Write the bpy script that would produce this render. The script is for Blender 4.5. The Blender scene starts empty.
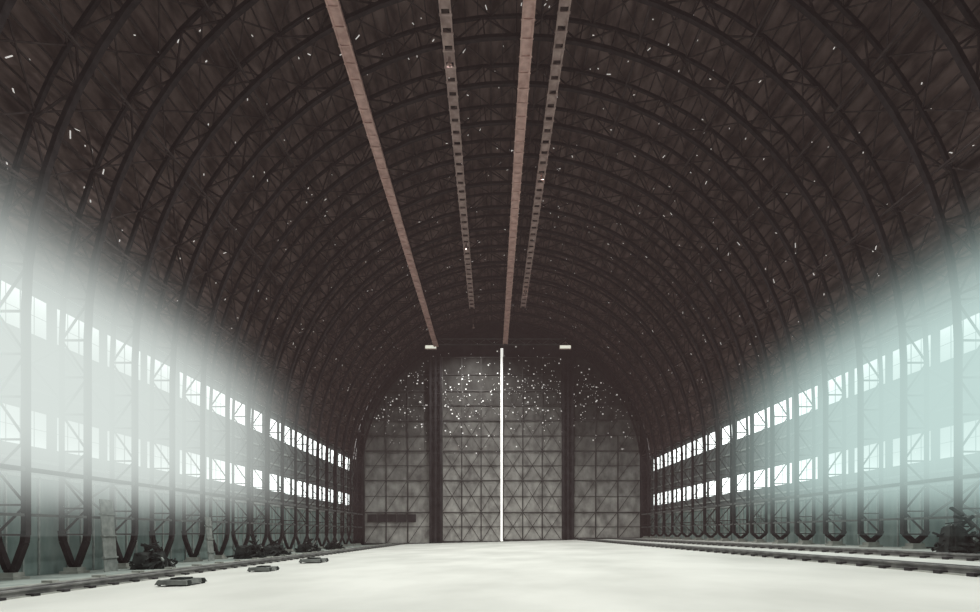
import bpy, math, random
from mathutils import Vector
random.seed(7)
S=bpy.context.scene
try:
    S.view_settings.view_transform='Standard'; S.view_settings.look='None'
except Exception: pass
Y0,Y1=-20.0,145.0
BAY=6.1
def fz(x): return 0.025*(x+2.5)

# ---------- materials ----------
def mat(name,c1,c2=None,scale=1.0,detail=6,rough=.85,stretch=(1,1,1),lo=.35,hi=.65,emit=None,es=0,bump=0,metal=0):
    m=bpy.data.materials.new(name); m.use_nodes=True
    nt=m.node_tree; b=nt.nodes['Principled BSDF']
    b.inputs['Roughness'].default_value=rough; b.inputs['Metallic'].default_value=metal
    b.inputs['Specular IOR Level'].default_value=.15
    if c2 is None: b.inputs['Base Color'].default_value=(*c1,1)
    else:
        tc=nt.nodes.new('ShaderNodeTexCoord'); mp=nt.nodes.new('ShaderNodeMapping')
        mp.inputs['Scale'].default_value=stretch
        n=nt.nodes.new('ShaderNodeTexNoise'); n.inputs['Scale'].default_value=scale; n.inputs['Detail'].default_value=detail
        r=nt.nodes.new('ShaderNodeValToRGB')
        r.color_ramp.elements[0].position=lo; r.color_ramp.elements[0].color=(*c1,1)
        r.color_ramp.elements[1].position=hi; r.color_ramp.elements[1].color=(*c2,1)
        nt.links.new(tc.outputs['Object'],mp.inputs[0]); nt.links.new(mp.outputs[0],n.inputs['Vector'])
        nt.links.new(n.outputs['Fac'],r.inputs[0]); nt.links.new(r.outputs[0],b.inputs['Base Color'])
        if bump:
            bp=nt.nodes.new('ShaderNodeBump'); bp.inputs['Strength'].default_value=bump
            nt.links.new(n.outputs['Fac'],bp.inputs['Height']); nt.links.new(bp.outputs[0],b.inputs['Normal'])
    if emit:
        b.inputs['Emission Color'].default_value=(*emit,1); b.inputs['Emission Strength'].default_value=es
    return m
M_floor=mat('worn_concrete',(.42,.43,.40),(.56,.57,.535),scale=.14,detail=14,rough=.85,lo=.3,hi=.62,stretch=(1,.6,1))
M_apron=mat('stained_concrete',(.20,.23,.215),(.36,.40,.37),scale=.5)
M_roof=mat('roof_planks',(.045,.031,.029),(.155,.112,.103),scale=.9,detail=12,stretch=(1,.35,1))
M_rib=mat('dark_timber',(.016,.013,.014),(.034,.028,.029),scale=1.5)
M_purl=mat('purlin_timber',(.034,.026,.026),(.068,.053,.051),scale=1.5)
M_wall=mat('wall_siding',(.09,.10,.10),(.17,.18,.18),scale=.7,stretch=(1,2,.3))
M_low=mat('teal_panels',(.14,.20,.19),(.27,.34,.32),scale=.4,stretch=(1,1.5,.5))
M_trim=mat('grey_trim',(.25,.28,.27),(.38,.41,.39),scale=2)
M_glass=mat('daylit_glass',(.8,.9,.9),emit=(.93,1.0,.98),es=3.0)
M_slit=mat('daylit_gap',(.9,.9,.9),emit=(1,1,.93),es=1.2)
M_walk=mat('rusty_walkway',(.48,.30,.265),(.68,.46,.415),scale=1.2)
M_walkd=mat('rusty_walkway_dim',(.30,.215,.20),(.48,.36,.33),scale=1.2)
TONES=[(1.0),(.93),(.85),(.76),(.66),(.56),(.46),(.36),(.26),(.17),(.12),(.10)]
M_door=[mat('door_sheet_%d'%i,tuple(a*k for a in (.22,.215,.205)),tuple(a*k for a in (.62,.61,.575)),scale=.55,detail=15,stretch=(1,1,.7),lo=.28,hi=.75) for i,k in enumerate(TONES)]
M_doorD=mat('door_sheet_dark',(.022,.018,.02),(.05,.042,.045),scale=.3,detail=10)
M_post=mat('door_post_steel',(.02,.019,.020),(.045,.042,.044),scale=.5)
M_brace=mat('brace_steel',(.07,.075,.075),(.12,.125,.12),scale=.5)
M_dbr=mat('door_frame_steel',(.045,.043,.042),(.09,.088,.085),scale=.5)
M_rail=mat('rail_steel',(.10,.10,.10),(.22,.22,.21),scale=1,rough=.5)
M_bed=mat('rail_bed',(.18,.19,.17),(.34,.35,.32),scale=.8)
M_dol=mat('dolly_steel',(.07,.075,.07),(.14,.15,.14),scale=2)
M_scrap=mat('scrap_dark',(.008,.010,.010),(.035,.04,.038),scale=1.5)
M_wood=mat('weathered_board',(.16,.18,.17),(.28,.30,.28),scale=1.5)
M_lamp=mat('lamp_lens',(.9,.9,.8),emit=(1,1,.85),es=1.0)
M_speck=mat('glowing_speck',(.9,.9,.9),emit=(1,.95,.9),es=.6)  # emissive material for the small specks

# ---------- mesh helpers ----------
class MB:
    def __init__(s): s.v=[];s.f=[];s.m=[]
    def hexa(s,c,mi=0):
        b=len(s.v); s.v+= [tuple(p) for p in c]
        for q in ((0,3,2,1),(4,5,6,7),(0,1,5,4),(1,2,6,5),(2,3,7,6),(3,0,4,7)):
            s.f.append(tuple(b+i for i in q)); s.m.append(mi)
    def box(s,x0,x1,y0,y1,z0,z1,mi=0):
        s.hexa([(x0,y0,z0),(x1,y0,z0),(x1,y1,z0),(x0,y1,z0),(x0,y0,z1),(x1,y0,z1),(x1,y1,z1),(x0,y1,z1)],mi)
    def beam(s,p,q,w,h=None,mi=0,up=Vector((0,1,0))):
        h=h or w; p=Vector(p);q=Vector(q); d=(q-p)
        if d.length<1e-6:return
        d.normalize()
        if abs(d.dot(up))>.95: up=Vector((0,0,1)) if abs(d.z)<.9 else Vector((1,0,0))
        a=d.cross(up).normalized()*(w/2); b=d.cross(a).normalized()*(h/2)
        s.hexa([p-a-b,p+a-b,p+a+b,p-a+b,q-a-b,q+a-b,q+a+b,q-a+b],mi)
    def obj(s,name,mats,parent=None):
        me=bpy.data.meshes.new(name); me.from_pydata(s.v,[],s.f); me.update()
        for m in mats: me.materials.append(m)
        me.polygons.foreach_set('material_index',s.m)
        o=bpy.data.objects.new(name,me); S.collection.objects.link(o)
        if parent: o.parent=parent
        return o
def inst(name,me,loc=(0,0,0),rot=0,scale=None):
    o=bpy.data.objects.new(name,me); S.collection.objects.link(o); o.location=loc; o.rotation_euler[2]=rot
    if scale: o.scale=scale
    return o

# ---------- floor ----------
m=MB(); W=39
def fl(x0,x1,y0,y1,t,mi,o):
    o.hexa([(x0,y0,fz(x0)-t),(x1,y0,fz(x1)-t),(x1,y1,fz(x1)-t),(x0,y1,fz(x0)-t),
            (x0,y0,fz(x0)),(x1,y0,fz(x1)),(x1,y1,fz(x1)),(x0,y1,fz(x0))],mi)
fl(-28.5,W,Y0-15,Y1+2,.5,0,m); fl(-W,-28.5,Y0-15,Y1+2,.5,1,m)
m.obj('floor',[M_floor,M_apron])

# ---------- roof ----------
RI,RO,RS,HC=35.2,37.3,38.2,18.0
m=MB(); N=48; a0=math.radians(5)
for i in range(N):
    a=a0+(math.pi-2*a0)*i/N; b=a0+(math.pi-2*a0)*(i+1)/N
    def P(t,r,y): return (r*math.cos(t),y,HC+r*math.sin(t))
    m.hexa([P(a,RS,Y0),P(b,RS,Y0),P(b,RS,Y1+1),P(a,RS,Y1+1),P(a,RS+.5,Y0),P(b,RS+.5,Y0),P(b,RS+.5,Y1+1),P(a,RS+.5,Y1+1)])
m.obj('ceiling',[M_roof])
m=MB()
for i in range(800):
    t=math.radians(random.uniform(14,166)); y=random.uniform(15,Y1-5); r=RS-.06
    c=Vector((r*math.cos(t),y,HC+r*math.sin(t)))
    tan=Vector((-math.sin(t),0,math.cos(t))); ya=Vector((0,1,0))
    ph=random.uniform(0,3.14); d=(tan*math.cos(ph)+ya*math.sin(ph))*random.choice((.05,.07,.1,.1,.16,.28))
    m.beam(c-d,c+d,.07,.05)
m.obj('roof_glow_specks',[M_speck])  # added glowing specks on the ceiling, no openings behind them

# ---------- arch trusses ----------
m=MB()
arc_n=34
def side(sg,R):
    return [(sg*R,0,z) for z in (2.3,4.4,6.9,9,12,15)]
inner=side(1,RI)+[(RI*math.cos(math.pi*i/arc_n),0,HC+RI*math.sin(math.pi*i/arc_n)) for i in range(arc_n+1)]+side(-1,RI)[::-1]
outer=side(1,RO)+[(RO*math.cos(math.pi*i/arc_n),0,HC+RO*math.sin(math.pi*i/arc_n)) for i in range(arc_n+1)]+side(-1,RO)[::-1]
for p,q in zip(inner,inner[1:]): m.beam(p,q,.36,.46)
for p,q in zip(outer,outer[1:]): m.beam(p,q,.26,.32)
for i,(p,q) in enumerate(zip(inner,outer)):
    m.beam(p,q,.13,.2,2)
    if i<len(inner)-1:
        if i%2: m.beam(inner[i],outer[i+1],.11,.16,2)
        else: m.beam(outer[i],inner[i+1],.11,.16,2)
for sg in (1,-1):
    xc=sg*(RI+RO)/2; z0=fz(xc)
    for R in (RI,RO):
        dx=sg*R-xc
        pts=[(xc+dx,0,2.6),(xc+dx*.9,0,2.0+z0*.3),(xc+dx*.25,0,z0+.75),(xc,0,z0+.45)]
        for p,q in zip(pts,pts[1:]): m.beam(p,q,.36,.46)
    m.box(xc-.55,xc+.55,-.5,.5,z0-.1,z0+.5,1)
    m.box(xc-.75,xc+.75,-.7,.7,z0-.1,z0+.2,1)
first=m.obj('arch_truss',[M_rib,M_bed,M_purl])
ribs=[]
y=40.0-BAY*9
while y<Y1-1: ribs.append(y); y+=BAY
first.location.y=ribs[0]
for y in ribs[1:]: inst('arch_truss',first.data,(0,y,0))

# ---------- purlins + bracing ----------
m=MB()
angs=[math.radians(a) for a in range(6,175,8)]
for k,a in enumerate(angs):
    if k%2==0:
        r=RI+.3; x,z=r*math.cos(a),HC+r*math.sin(a)
        m.beam((x,ribs[0],z),(x,ribs[-1],z),.12,.14)
    r=RO+.45; x,z=r*math.cos(a),HC+r*math.sin(a)
    m.beam((x,Y0+.5,z),(x,Y1-.5,z),.22,.25)
for d in (2,4,6):
    for a in [math.radians(a+d) for a in range(6,167,8)]:
        r=RO+.55; x,z=r*math.cos(a),HC+r*math.sin(a)
        m.beam((x,Y0+.5,z),(x,Y1-.5,z),.09,.14)
for bi,(ya,yb) in enumerate(zip(ribs,ribs[1:])):
    for k in range(len(angs)-1):
        r=RO; a,b=angs[k],angs[k+1]
        A=(r*math.cos(a),ya,HC+r*math.sin(a));B=(r*math.cos(b),yb,HC+r*math.sin(b))
        C=(r*math.cos(a),yb,HC+r*math.sin(a));D=(r*math.cos(b),ya,HC+r*math.sin(b))
        m.beam(A,B,.1,.1); m.beam(C,D,.1,.1)
        if k%2==0:
            r2=RI; ym=(ya+yb)/2
            for yy in (ya,yb): m.beam((r2*math.cos(a),yy,HC+r2*math.sin(a)),((RO+.3)*math.cos(a),ym,HC+(RO+.3)*math.sin(a)),.1,.1)
m.obj('roof_purlins',[M_purl])

# ---------- side walls ----------
UW=(17.7,20.9); LW=(9.0,12.0)
WX=38.0
nwin=0
def window_mesh(h,wd):
    m=MB()
    m.box(-.03,.03,-wd/2,wd/2,0,h,0)
    fr=.12
    for yy in (-wd/2,wd/2): m.box(-.1,.1,yy-fr/2,yy+fr/2,0,h,1)
    for k in (1,2,3): yy=-wd/2+wd*k/4; t=.04 if k==2 else .015; m.box(-.07,.07,yy-t,yy+t,0,h,1)
    for zz in (0,h): m.box(-.12,.12,-wd/2-fr/2,wd/2+fr/2,zz-fr/2,zz+fr/2,1)
    m.box(-.06,.06,-wd/2,wd/2,h/2-.015,h/2+.015,1)
    return m
WD=5.3
for sg,nm in ((-1,'left'),(1,'right')):
    m=MB()
    xa,xb=sorted((sg*WX,sg*(WX+.35)))
    zb=fz(sg*WX)-.3
    m.box(xa,xb,Y0,Y1+1,zb,6.8,1)
    m.box(xa,xb,Y0,Y1+1,6.8,LW[0],0)
    m.box(xa,xb,Y0,Y1+1,LW[1],UW[0],0)
    m.box(xa,xb,Y0,Y1+1,UW[1],22.0,0)
    ys=[Y0]
    for y in ribs+[ribs[-1]+BAY]:
        c=y-BAY/2
        if c-WD/2>Y0 and c+WD/2<Y1: ys+= [c-WD/2,c+WD/2]
    ys.append(Y1+1)
    for h in (LW,UW):
        for k in range(0,len(ys),2): m.box(xa,xb,ys[k],ys[k+1],h[0],h[1],0)
    xi=sg*WX-sg*.08
    for z in (6.8,8.0,13.5,15.7,22.0): m.box(min(xi-.06,xi+.06),max(xi-.06,xi+.06),Y0,Y1,z-.12,z+.12,2)
    for y in ribs:
        for d in (-BAY/2,-BAY/4,BAY/4): m.box(xi-.06,xi+.06,y+d-.06,y+d+.06,zb+.3,6.8,2)
    m.obj('wall_'+nm,[M_wall,M_low,M_trim])
    for h in (LW,UW):
        for k in range(1,len(ys)-1,2):
            nwin+=1
            key='wm%s'%('L' if h is LW else 'U')
            if key not in bpy.data.meshes:
                o=window_mesh(h[1]-h[0]-.12,WD-.12).obj('window_%d'%nwin,[M_glass,M_brace]); o.data.name=key
            else: o=inst('window_%d'%nwin,bpy.data.meshes[key])
            o.location=(sg*(WX+.17),(ys[k]+ys[k+1])/2,h[0]+.06)
for sg in (-1,1):
    m=MB()
    for z,w in ((3.7,.2),(6.9,.3)):
        m.beam((sg*RI,ribs[0],z),(sg*RI,ribs[-1],z),w,w)
    for i,(ya,yb) in enumerate(zip(ribs,ribs[1:])):
        if i%3==1:
            m.beam((sg*RO,ya,3.7),(sg*RO,yb,6.9),.14); m.beam((sg*RO,yb,3.7),(sg*RO,ya,6.9),.14)
        m.beam((sg*RO,ya,13),(sg*RO,yb,17.4),.1); m.beam((sg*RO,yb,13),(sg*RO,ya,17.4),.1)
    m.obj('column_girts',[M_brace])

# ---------- catwalks ----------
def catwalk(x,z,ya,yb,w,mt,hang,solid=True):
    m=MB()
    if solid: m.box(x-w/2,x+w/2,ya,yb,z,z+.12,0)
    for s in (-1,1):
        m.box(x+s*w/2-.08,x+s*w/2+.08,ya,yb,z-.12,z+.25,0)
        m.box(x+s*w/2-.03,x+s*w/2+.03,ya,yb,z+1.05,z+1.12,1)
    y=ya
    while y<yb:
        if solid: m.box(x-w/2-.15,x+w/2+.15,y-.06,y+.06,z-.1,z-.02,0)
        else:
            m.box(x-w/2-.15,x+w/2+.15,y-.1,y+.1,z-.14,z-.02,0); m.box(x-w/2,x+w/2,y+.2,y+1.5,z,z+.1,0)
        for s in (-1,1): m.box(x+s*w/2-.03,x+s*w/2+.03,y-.03,y+.03,z,z+1.1,1)
        y+=2.03
    for y in ribs:
        if ya<=y<=yb:
            zt=HC+math.sqrt(RI*RI-x*x)
            if zt>z+.2:
                for s in (-1,1): m.beam((x+s*w/2,y,z),(x+s*w/2,y,zt+.2),.08,.08,1)
    return m.obj('catwalk',[mt,M_purl])
catwalk(-16.4,48.6,Y0+5,Y1-3.2,1.0,M_walk,True)
catwalk(.8,49.3,Y0+5,Y1-3.2,1.0,M_walk,True)
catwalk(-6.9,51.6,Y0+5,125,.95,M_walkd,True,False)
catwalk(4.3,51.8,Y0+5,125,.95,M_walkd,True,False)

# ---------- end wall with sliding doors ----------
def arch_z(x,R=RS): return HC+math.sqrt(max(0,R*R-x*x))
m=MB()
for i in range(76):
    x0=-38+i; x1=x0+1
    z=min(arch_z(x0),arch_z(x1))+.3 if abs(x0)<38 and abs(x1)<38 else HC+3
    m.box(x0,x1,Y1+.3,Y1+.8,fz(x0)-.3,z,0)
m.obj('wall_end',[M_doorD])
def leaf(x0,x1,n):
    m=MB(); w=x1-x0
    rows=[fz(x0)+.25,3.9,7.6,11.6,15.7,19.4,23.2,27,31.0,34.7,38.5,42.5,47]
    cols=max(2,round(w/5.1)); cw=w/cols; sub=5
    ym=Y1; F=len(M_door)
    for r in range(len(rows)-1):
        for c in range(cols):
            a,b=x0+c*cw,x0+(c+1)*cw
            for k in range(sub):
                p,q=a+cw*k/sub,a+cw*(k+1)/sub
                zt=min(rows[r+1],min(arch_z(p,RO),arch_z(q,RO)) if max(abs(p),abs(q))<RO else 20)
                if zt<=rows[r]: continue
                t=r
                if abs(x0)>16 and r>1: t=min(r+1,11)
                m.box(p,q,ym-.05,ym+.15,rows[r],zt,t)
                if k: m.box(p-.03,p+.03,ym-.09,ym-.05,rows[r],zt,t)
            if rows[r+1]>min(arch_z(a,RO),arch_z(b,RO)): continue
            th=.28 if r%2 else .1
            m.box(a,b,ym-.25,ym-.05,rows[r+1]-th,rows[r+1],F)
            if r%2==0 and r<10 :
                m.beam((a,ym-.12,rows[r]),(b,ym-.12,rows[r+2]),.13,.08,F)
                if abs(x0)<16: m.beam((b,ym-.12,rows[r]),(a,ym-.12,rows[r+2]),.13,.08,F)
            m.box(a-.14,a+.14,ym-.27,ym-.05,rows[r],rows[r+1],F)
    m.box(x0,x1,ym-.4,ym+.2,rows[0]-.25+.02,rows[0]+.3,F)
    m.obj('door_%d'%n,M_door+[M_dbr])
leaf(-34.9,-18.4,1); leaf(-15.1,-.35,2); leaf(.35,15.2,3); leaf(18.2,35.1,4)
for xa,xb in ((-18.3,-15.2),(15.3,18.1)):
    m=MB(); zt=47.0
    for xx in (xa+.25,xb-.25,(xa+xb)/2): m.box(xx-.25,xx+.25,Y1-1.2,Y1-.6,fz(xx)-.05,zt)
    m.box(xa,xb,Y1-.5,Y1+.1,fz(xa)+.02,zt)
    z=1.5
    while z<zt-3:
        m.beam((xa+.25,Y1-1,z),(xb-.25,Y1-1,z+3),.2); m.beam((xb-.25,Y1-1,z),(xa+.25,Y1-1,z+3),.2)
        m.box(xa,xb,Y1-1.1,Y1-.8,z-.1,z+.1); z+=3
    m.obj('door_post_tower',[M_post])
m=MB(); m.box(-.33,.33,Y1-.1,Y1+.1,fz(0)+.1,49.2,0); m.obj('door_gap_daylight',[M_slit])
m=MB()
for i in range(5): 
    m.box(-34+i*2.5,-31.8+i*2.5,Y1-.35,Y1-.25,5.0,7.0,0)
    m.box(-34.15+i*2.5,-34+i*2.5,Y1-.4,Y1-.25,4.9,7.1,1)
m.obj('window_%d'%(nwin+1),[M_post,M_dbr])
m=MB()
for z in (49.6,51.0): m.box(-16,16,Y1-2,Y1-1.6,z-.1,z+.1)
for i in range(16): m.beam((-16+2*i,Y1-1.8,49.6 if i%2 else 51.0),(-14+2*i,Y1-1.8,51.0 if i%2 else 49.6),.1)
m.obj('door_header_truss',[M_brace])
for x in (-17.8,15.8):
    m=MB(); m.box(-1.5,1.5,-.3,.3,-.5,.5,1); m.box(-1.35,1.35,-.34,-.29,-.38,.38,0); m.beam((0,0,.5),(0,0,1.5),.1,.1,1); m.beam((-1,0,.5),(0,0,1.4),.08,.08,1); m.beam((1,0,.5),(0,0,1.4),.08,.08,1)
    o=m.obj('floodlight',[M_lamp,M_walkd]); o.location=(x,Y1-2.4,48.7)
m=MB()
for i in range(800):
    x=random.uniform(-34,34); z=random.gauss(37.5,6.0)
    if z>arch_z(x)-4.5 or z<20 or abs(x)<.6: continue
    s=random.choice((.04,.05,.06,.06,.08,.14))
    m.box(x-s,x+s*random.uniform(.5,1.6),Y1-.3,Y1-.26,z-s,z+s)
m.obj('gable_specks',[M_speck])  # small emissive boxes scattered over the upper end wall

# ---------- floor rails ----------
def rail(x,dash=1.2,h=.3):
    m=MB(); z=fz(x)
    fl(x-.75,x+.75,Y0,Y1-3,-.05,2,m)
    for dx in (-.45,.45):
        m.box(x+dx-.05,x+dx+.05,Y0,Y1-3,z+.05,z+h,0); m.box(x+dx-.12,x+dx+.12,Y0,Y1-3,z+h,z+h+.08,0)
    y=Y0+1
    while y<Y1-4:
        m.box(x-.9,x+.9,y-.2,y+.2,z-.02,z+.14,1); y+=dash*1.6
    return m
for x in (-25.0,19.5,27.5):
    rail(x).obj('rail_track',[M_rail,M_post,M_bed])
for x in (-27.5,):
    m=MB(); z=fz(x)
    m.box(x-.18,x+.18,Y0,Y1-3,z-.05,z+.28,0)
    y=Y0
    while y<Y1-4: m.box(x-.3,x+.3,y,y+.5,z-.02,z+.4,0); y+=4
    m.obj('floor_curb',[M_bed])
def dolly(x,y,s,L=1):
    m=MB()
    m.hexa([(-.9,-1*L,.1),(.9,-1*L,.1),(.9,1*L,.1),(-.9,1*L,.1),(-.8,-.9*L,.34),(.8,-.9*L,.34),(.8,.9*L,.34),(-.8,.9*L,.34)])
    m.box(-.4,.4,-.4*L,.4*L,.34,.44,1)
    for a in(-.85,.85):
        for b in(-.65*L,.65*L):
            for k in range(8):
                t=k*math.pi/4; t2=t+math.pi/4
                m.hexa([(a-.06,b,.18),(a-.06,b+.18*math.cos(t),.18+.18*math.sin(t)),(a-.06,b+.18*math.cos(t2),.18+.18*math.sin(t2)),(a-.06,b,.18),
                        (a+.06,b,.18),(a+.06,b+.18*math.cos(t),.18+.18*math.sin(t)),(a+.06,b+.18*math.cos(t2),.18+.18*math.sin(t2)),(a+.06,b,.18)],1)
    o=m.obj('mooring_dolly',[M_dol,M_scrap]); o.location=(x,y,fz(x)); o.scale=(s,s,s)
dolly(-19.7,31.6,.95,1.2); dolly(-19.6,42.7,.9,1.2); dolly(-19.5,54.5,1.1,1.4)
def pile(x,y,w,h,name='scrap_pile'):
    m=MB()
    for i in range(95):
        a=random.uniform(0,6.28); r=random.random()**.6*w*.5; hh=h*(1-r/(w*.55))
        c=Vector((r*math.cos(a),r*math.sin(a)*.8,random.uniform(.1,max(.15,hh))))
        d=Vector((random.uniform(-1,1),random.uniform(-1,1),random.uniform(-.35,.8))).normalized()*random.uniform(.4,w*.24)
        p,q=c-d,c+d; p.z=max(p.z,.05); q.z=max(q.z,.05)
        m.beam(p,q,random.uniform(.06,.25),random.uniform(.05,.18),1 if random.random()<.06 else 0)
    for i in range(5):
        cx,cy=random.uniform(-w*.25,w*.25),random.uniform(-w*.2,w*.2); s=random.uniform(.4,.7)
        m.hexa([(cx-s,cy-s,0),(cx+s,cy-s*.8,0),(cx+s,cy+s,0),(cx-s*.9,cy+s,0),(cx-s*.6,cy-s*.7,h*.55),(cx+s*.7,cy-s*.5,h*.45),(cx+s*.6,cy+s*.6,h*.6),(cx-s*.5,cy+s*.7,h*.5)])
    o=m.obj(name,[M_scrap,M_wood]); o.location=(x,y,fz(x)); return o
pile(-32.6,50.5,3.6,2.6); pile(-31.8,70,4.4,2.8); pile(-31.5,76,4,2.5); pile(-31.8,91,3.6,2.3); pile(-31.8,106,3.3,2.2)
pile(32.9,43.2,3.0,3.8)
for x,y,w,h in ((-34.5,47.5,1.6,6.0),(-34.5,64.5,1.3,5.0)):
    m=MB(); m.hexa([(-.3,-w/2,0),(-.22,-w/2,0),(-.22,w/2,0),(-.3,w/2,0),(.12,-w/2,h),(.2,-w/2,h),(.2,w/2,h),(.12,w/2,h)])
    for z in(.2,.5,.8): m.box(-.3+.42*z-.1,-.3+.42*z+.16,-w/2-.05,w/2+.05,z*h-.07,z*h+.07)
    o=m.obj('plywood_sheet',[M_wood]); o.location=(x,y,fz(x)); 
    if x<0: o.rotation_euler[2]=math.pi

# ---------- emissive volumes: thin veil lifts the blacks, added glow stands in for window light ----------
def vol_nodes(name):
    mt=bpy.data.materials.new(name); mt.use_nodes=True; nt=mt.node_tree; nt.nodes.clear()
    e=nt.nodes.new('ShaderNodeEmission'); a=nt.nodes.new('ShaderNodeVolumeAbsorption'); a.inputs['Color'].default_value=(0,0,0,1)
    s=nt.nodes.new('ShaderNodeAddShader'); nt.links.new(e.outputs[0],s.inputs[0]); nt.links.new(a.outputs[0],s.inputs[1])
    out=nt.nodes.new('ShaderNodeOutputMaterial'); nt.links.new(s.outputs[0],out.inputs['Volume'])
    return mt,nt,e,a
m=MB(); m.box(-37.9,37.9,Y0-1,Y1-.45,.95,56)
o=m.obj('veil_volume',[])  # self-emitting veil over the whole interior, flattens contrast
mt,nt,e,a=vol_nodes('thin_veil_emission')
D=.003
e.inputs[0].default_value=(.082,.058,.055,1); e.inputs[1].default_value=D; a.inputs['Density'].default_value=D
try: mt.cycles.homogeneous_volume=True
except Exception: pass
o.data.materials.append(mt)
def add_window_glow(sg,col,st,ztop):  # window glow put into the volume colour as emission, nothing scatters
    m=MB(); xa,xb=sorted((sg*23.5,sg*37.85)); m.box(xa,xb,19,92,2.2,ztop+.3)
    o=m.obj('window_glow_volume',[])
    mt,nt,e,a=vol_nodes('window_glow_emission')
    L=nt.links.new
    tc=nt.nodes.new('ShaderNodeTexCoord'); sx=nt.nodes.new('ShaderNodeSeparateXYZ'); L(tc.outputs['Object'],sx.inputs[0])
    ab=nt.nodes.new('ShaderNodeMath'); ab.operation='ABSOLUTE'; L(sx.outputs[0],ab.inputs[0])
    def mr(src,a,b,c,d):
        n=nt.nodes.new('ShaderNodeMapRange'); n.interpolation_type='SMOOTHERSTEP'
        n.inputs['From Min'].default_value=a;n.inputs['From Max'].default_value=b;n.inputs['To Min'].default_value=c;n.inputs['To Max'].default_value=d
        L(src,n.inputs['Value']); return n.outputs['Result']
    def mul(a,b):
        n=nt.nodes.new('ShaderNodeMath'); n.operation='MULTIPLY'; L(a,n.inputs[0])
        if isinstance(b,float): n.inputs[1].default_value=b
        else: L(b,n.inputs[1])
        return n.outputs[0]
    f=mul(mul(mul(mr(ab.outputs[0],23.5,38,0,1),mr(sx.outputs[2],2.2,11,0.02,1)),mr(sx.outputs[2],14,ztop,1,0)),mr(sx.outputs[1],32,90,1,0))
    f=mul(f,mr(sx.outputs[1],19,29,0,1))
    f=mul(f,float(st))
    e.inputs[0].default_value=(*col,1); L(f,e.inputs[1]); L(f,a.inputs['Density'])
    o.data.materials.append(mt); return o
add_window_glow(-1,(.82,.90,.86),.28,25.0); add_window_glow(1,(.66,.86,.82),.28,26.0)

# ---------- added fill lamps: invented housings and spots to brighten the floor ----------
for i in range(8):
    y=2+i*19
    x=-6.9 if i%2 else 4.3
    m=MB(); 
    for k in range(10):
        t=k*math.pi/5;t2=t+math.pi/5
        c,s,c2,s2=math.cos(t),math.sin(t),math.cos(t2),math.sin(t2)
        m.hexa([(.3*c,.3*s,-.4),(.3*c2,.3*s2,-.4),(.26*c2,.26*s2,-.4),(.26*c,.26*s,-.4),(.15*c,.15*s,.1),(.15*c2,.15*s2,.1),(.1*c2,.1*s2,.1),(.1*c,.1*s,.1)])
    m.box(-.12,.12,-.12,.12,.05,.4)
    o=m.obj('fill_lamp',[M_walkd]); o.location=(x,y,51.2)
    l=bpy.data.lights.new('fill_spot','SPOT'); l.energy=54000; l.spot_size=math.radians(150); l.spot_blend=1; l.shadow_soft_size=.2; l.color=(1,1,.96)
    lo=bpy.data.objects.new('fill_spot',l); S.collection.objects.link(lo); lo.parent=o; lo.location=(0,0,-.45)

# ---------- world ----------
w=bpy.data.worlds.new('World'); S.world=w; w.use_nodes=True
w.node_tree.nodes['Background'].inputs[0].default_value=(.97,.94,.92,1)
w.node_tree.nodes['Background'].inputs[1].default_value=.55

# ---------- camera ----------
cd=bpy.data.cameras.new('Camera'); cam=bpy.data.objects.new('Camera',cd); S.collection.objects.link(cam)
cam.location=(-2.5,0,2.5); cam.rotation_euler=(math.pi/2,0,0)
cd.sensor_width=36; cd.lens=36*570/980; cd.shift_y=226/980; cd.shift_x=-2/980
cd.clip_end=600
S.camera=cam
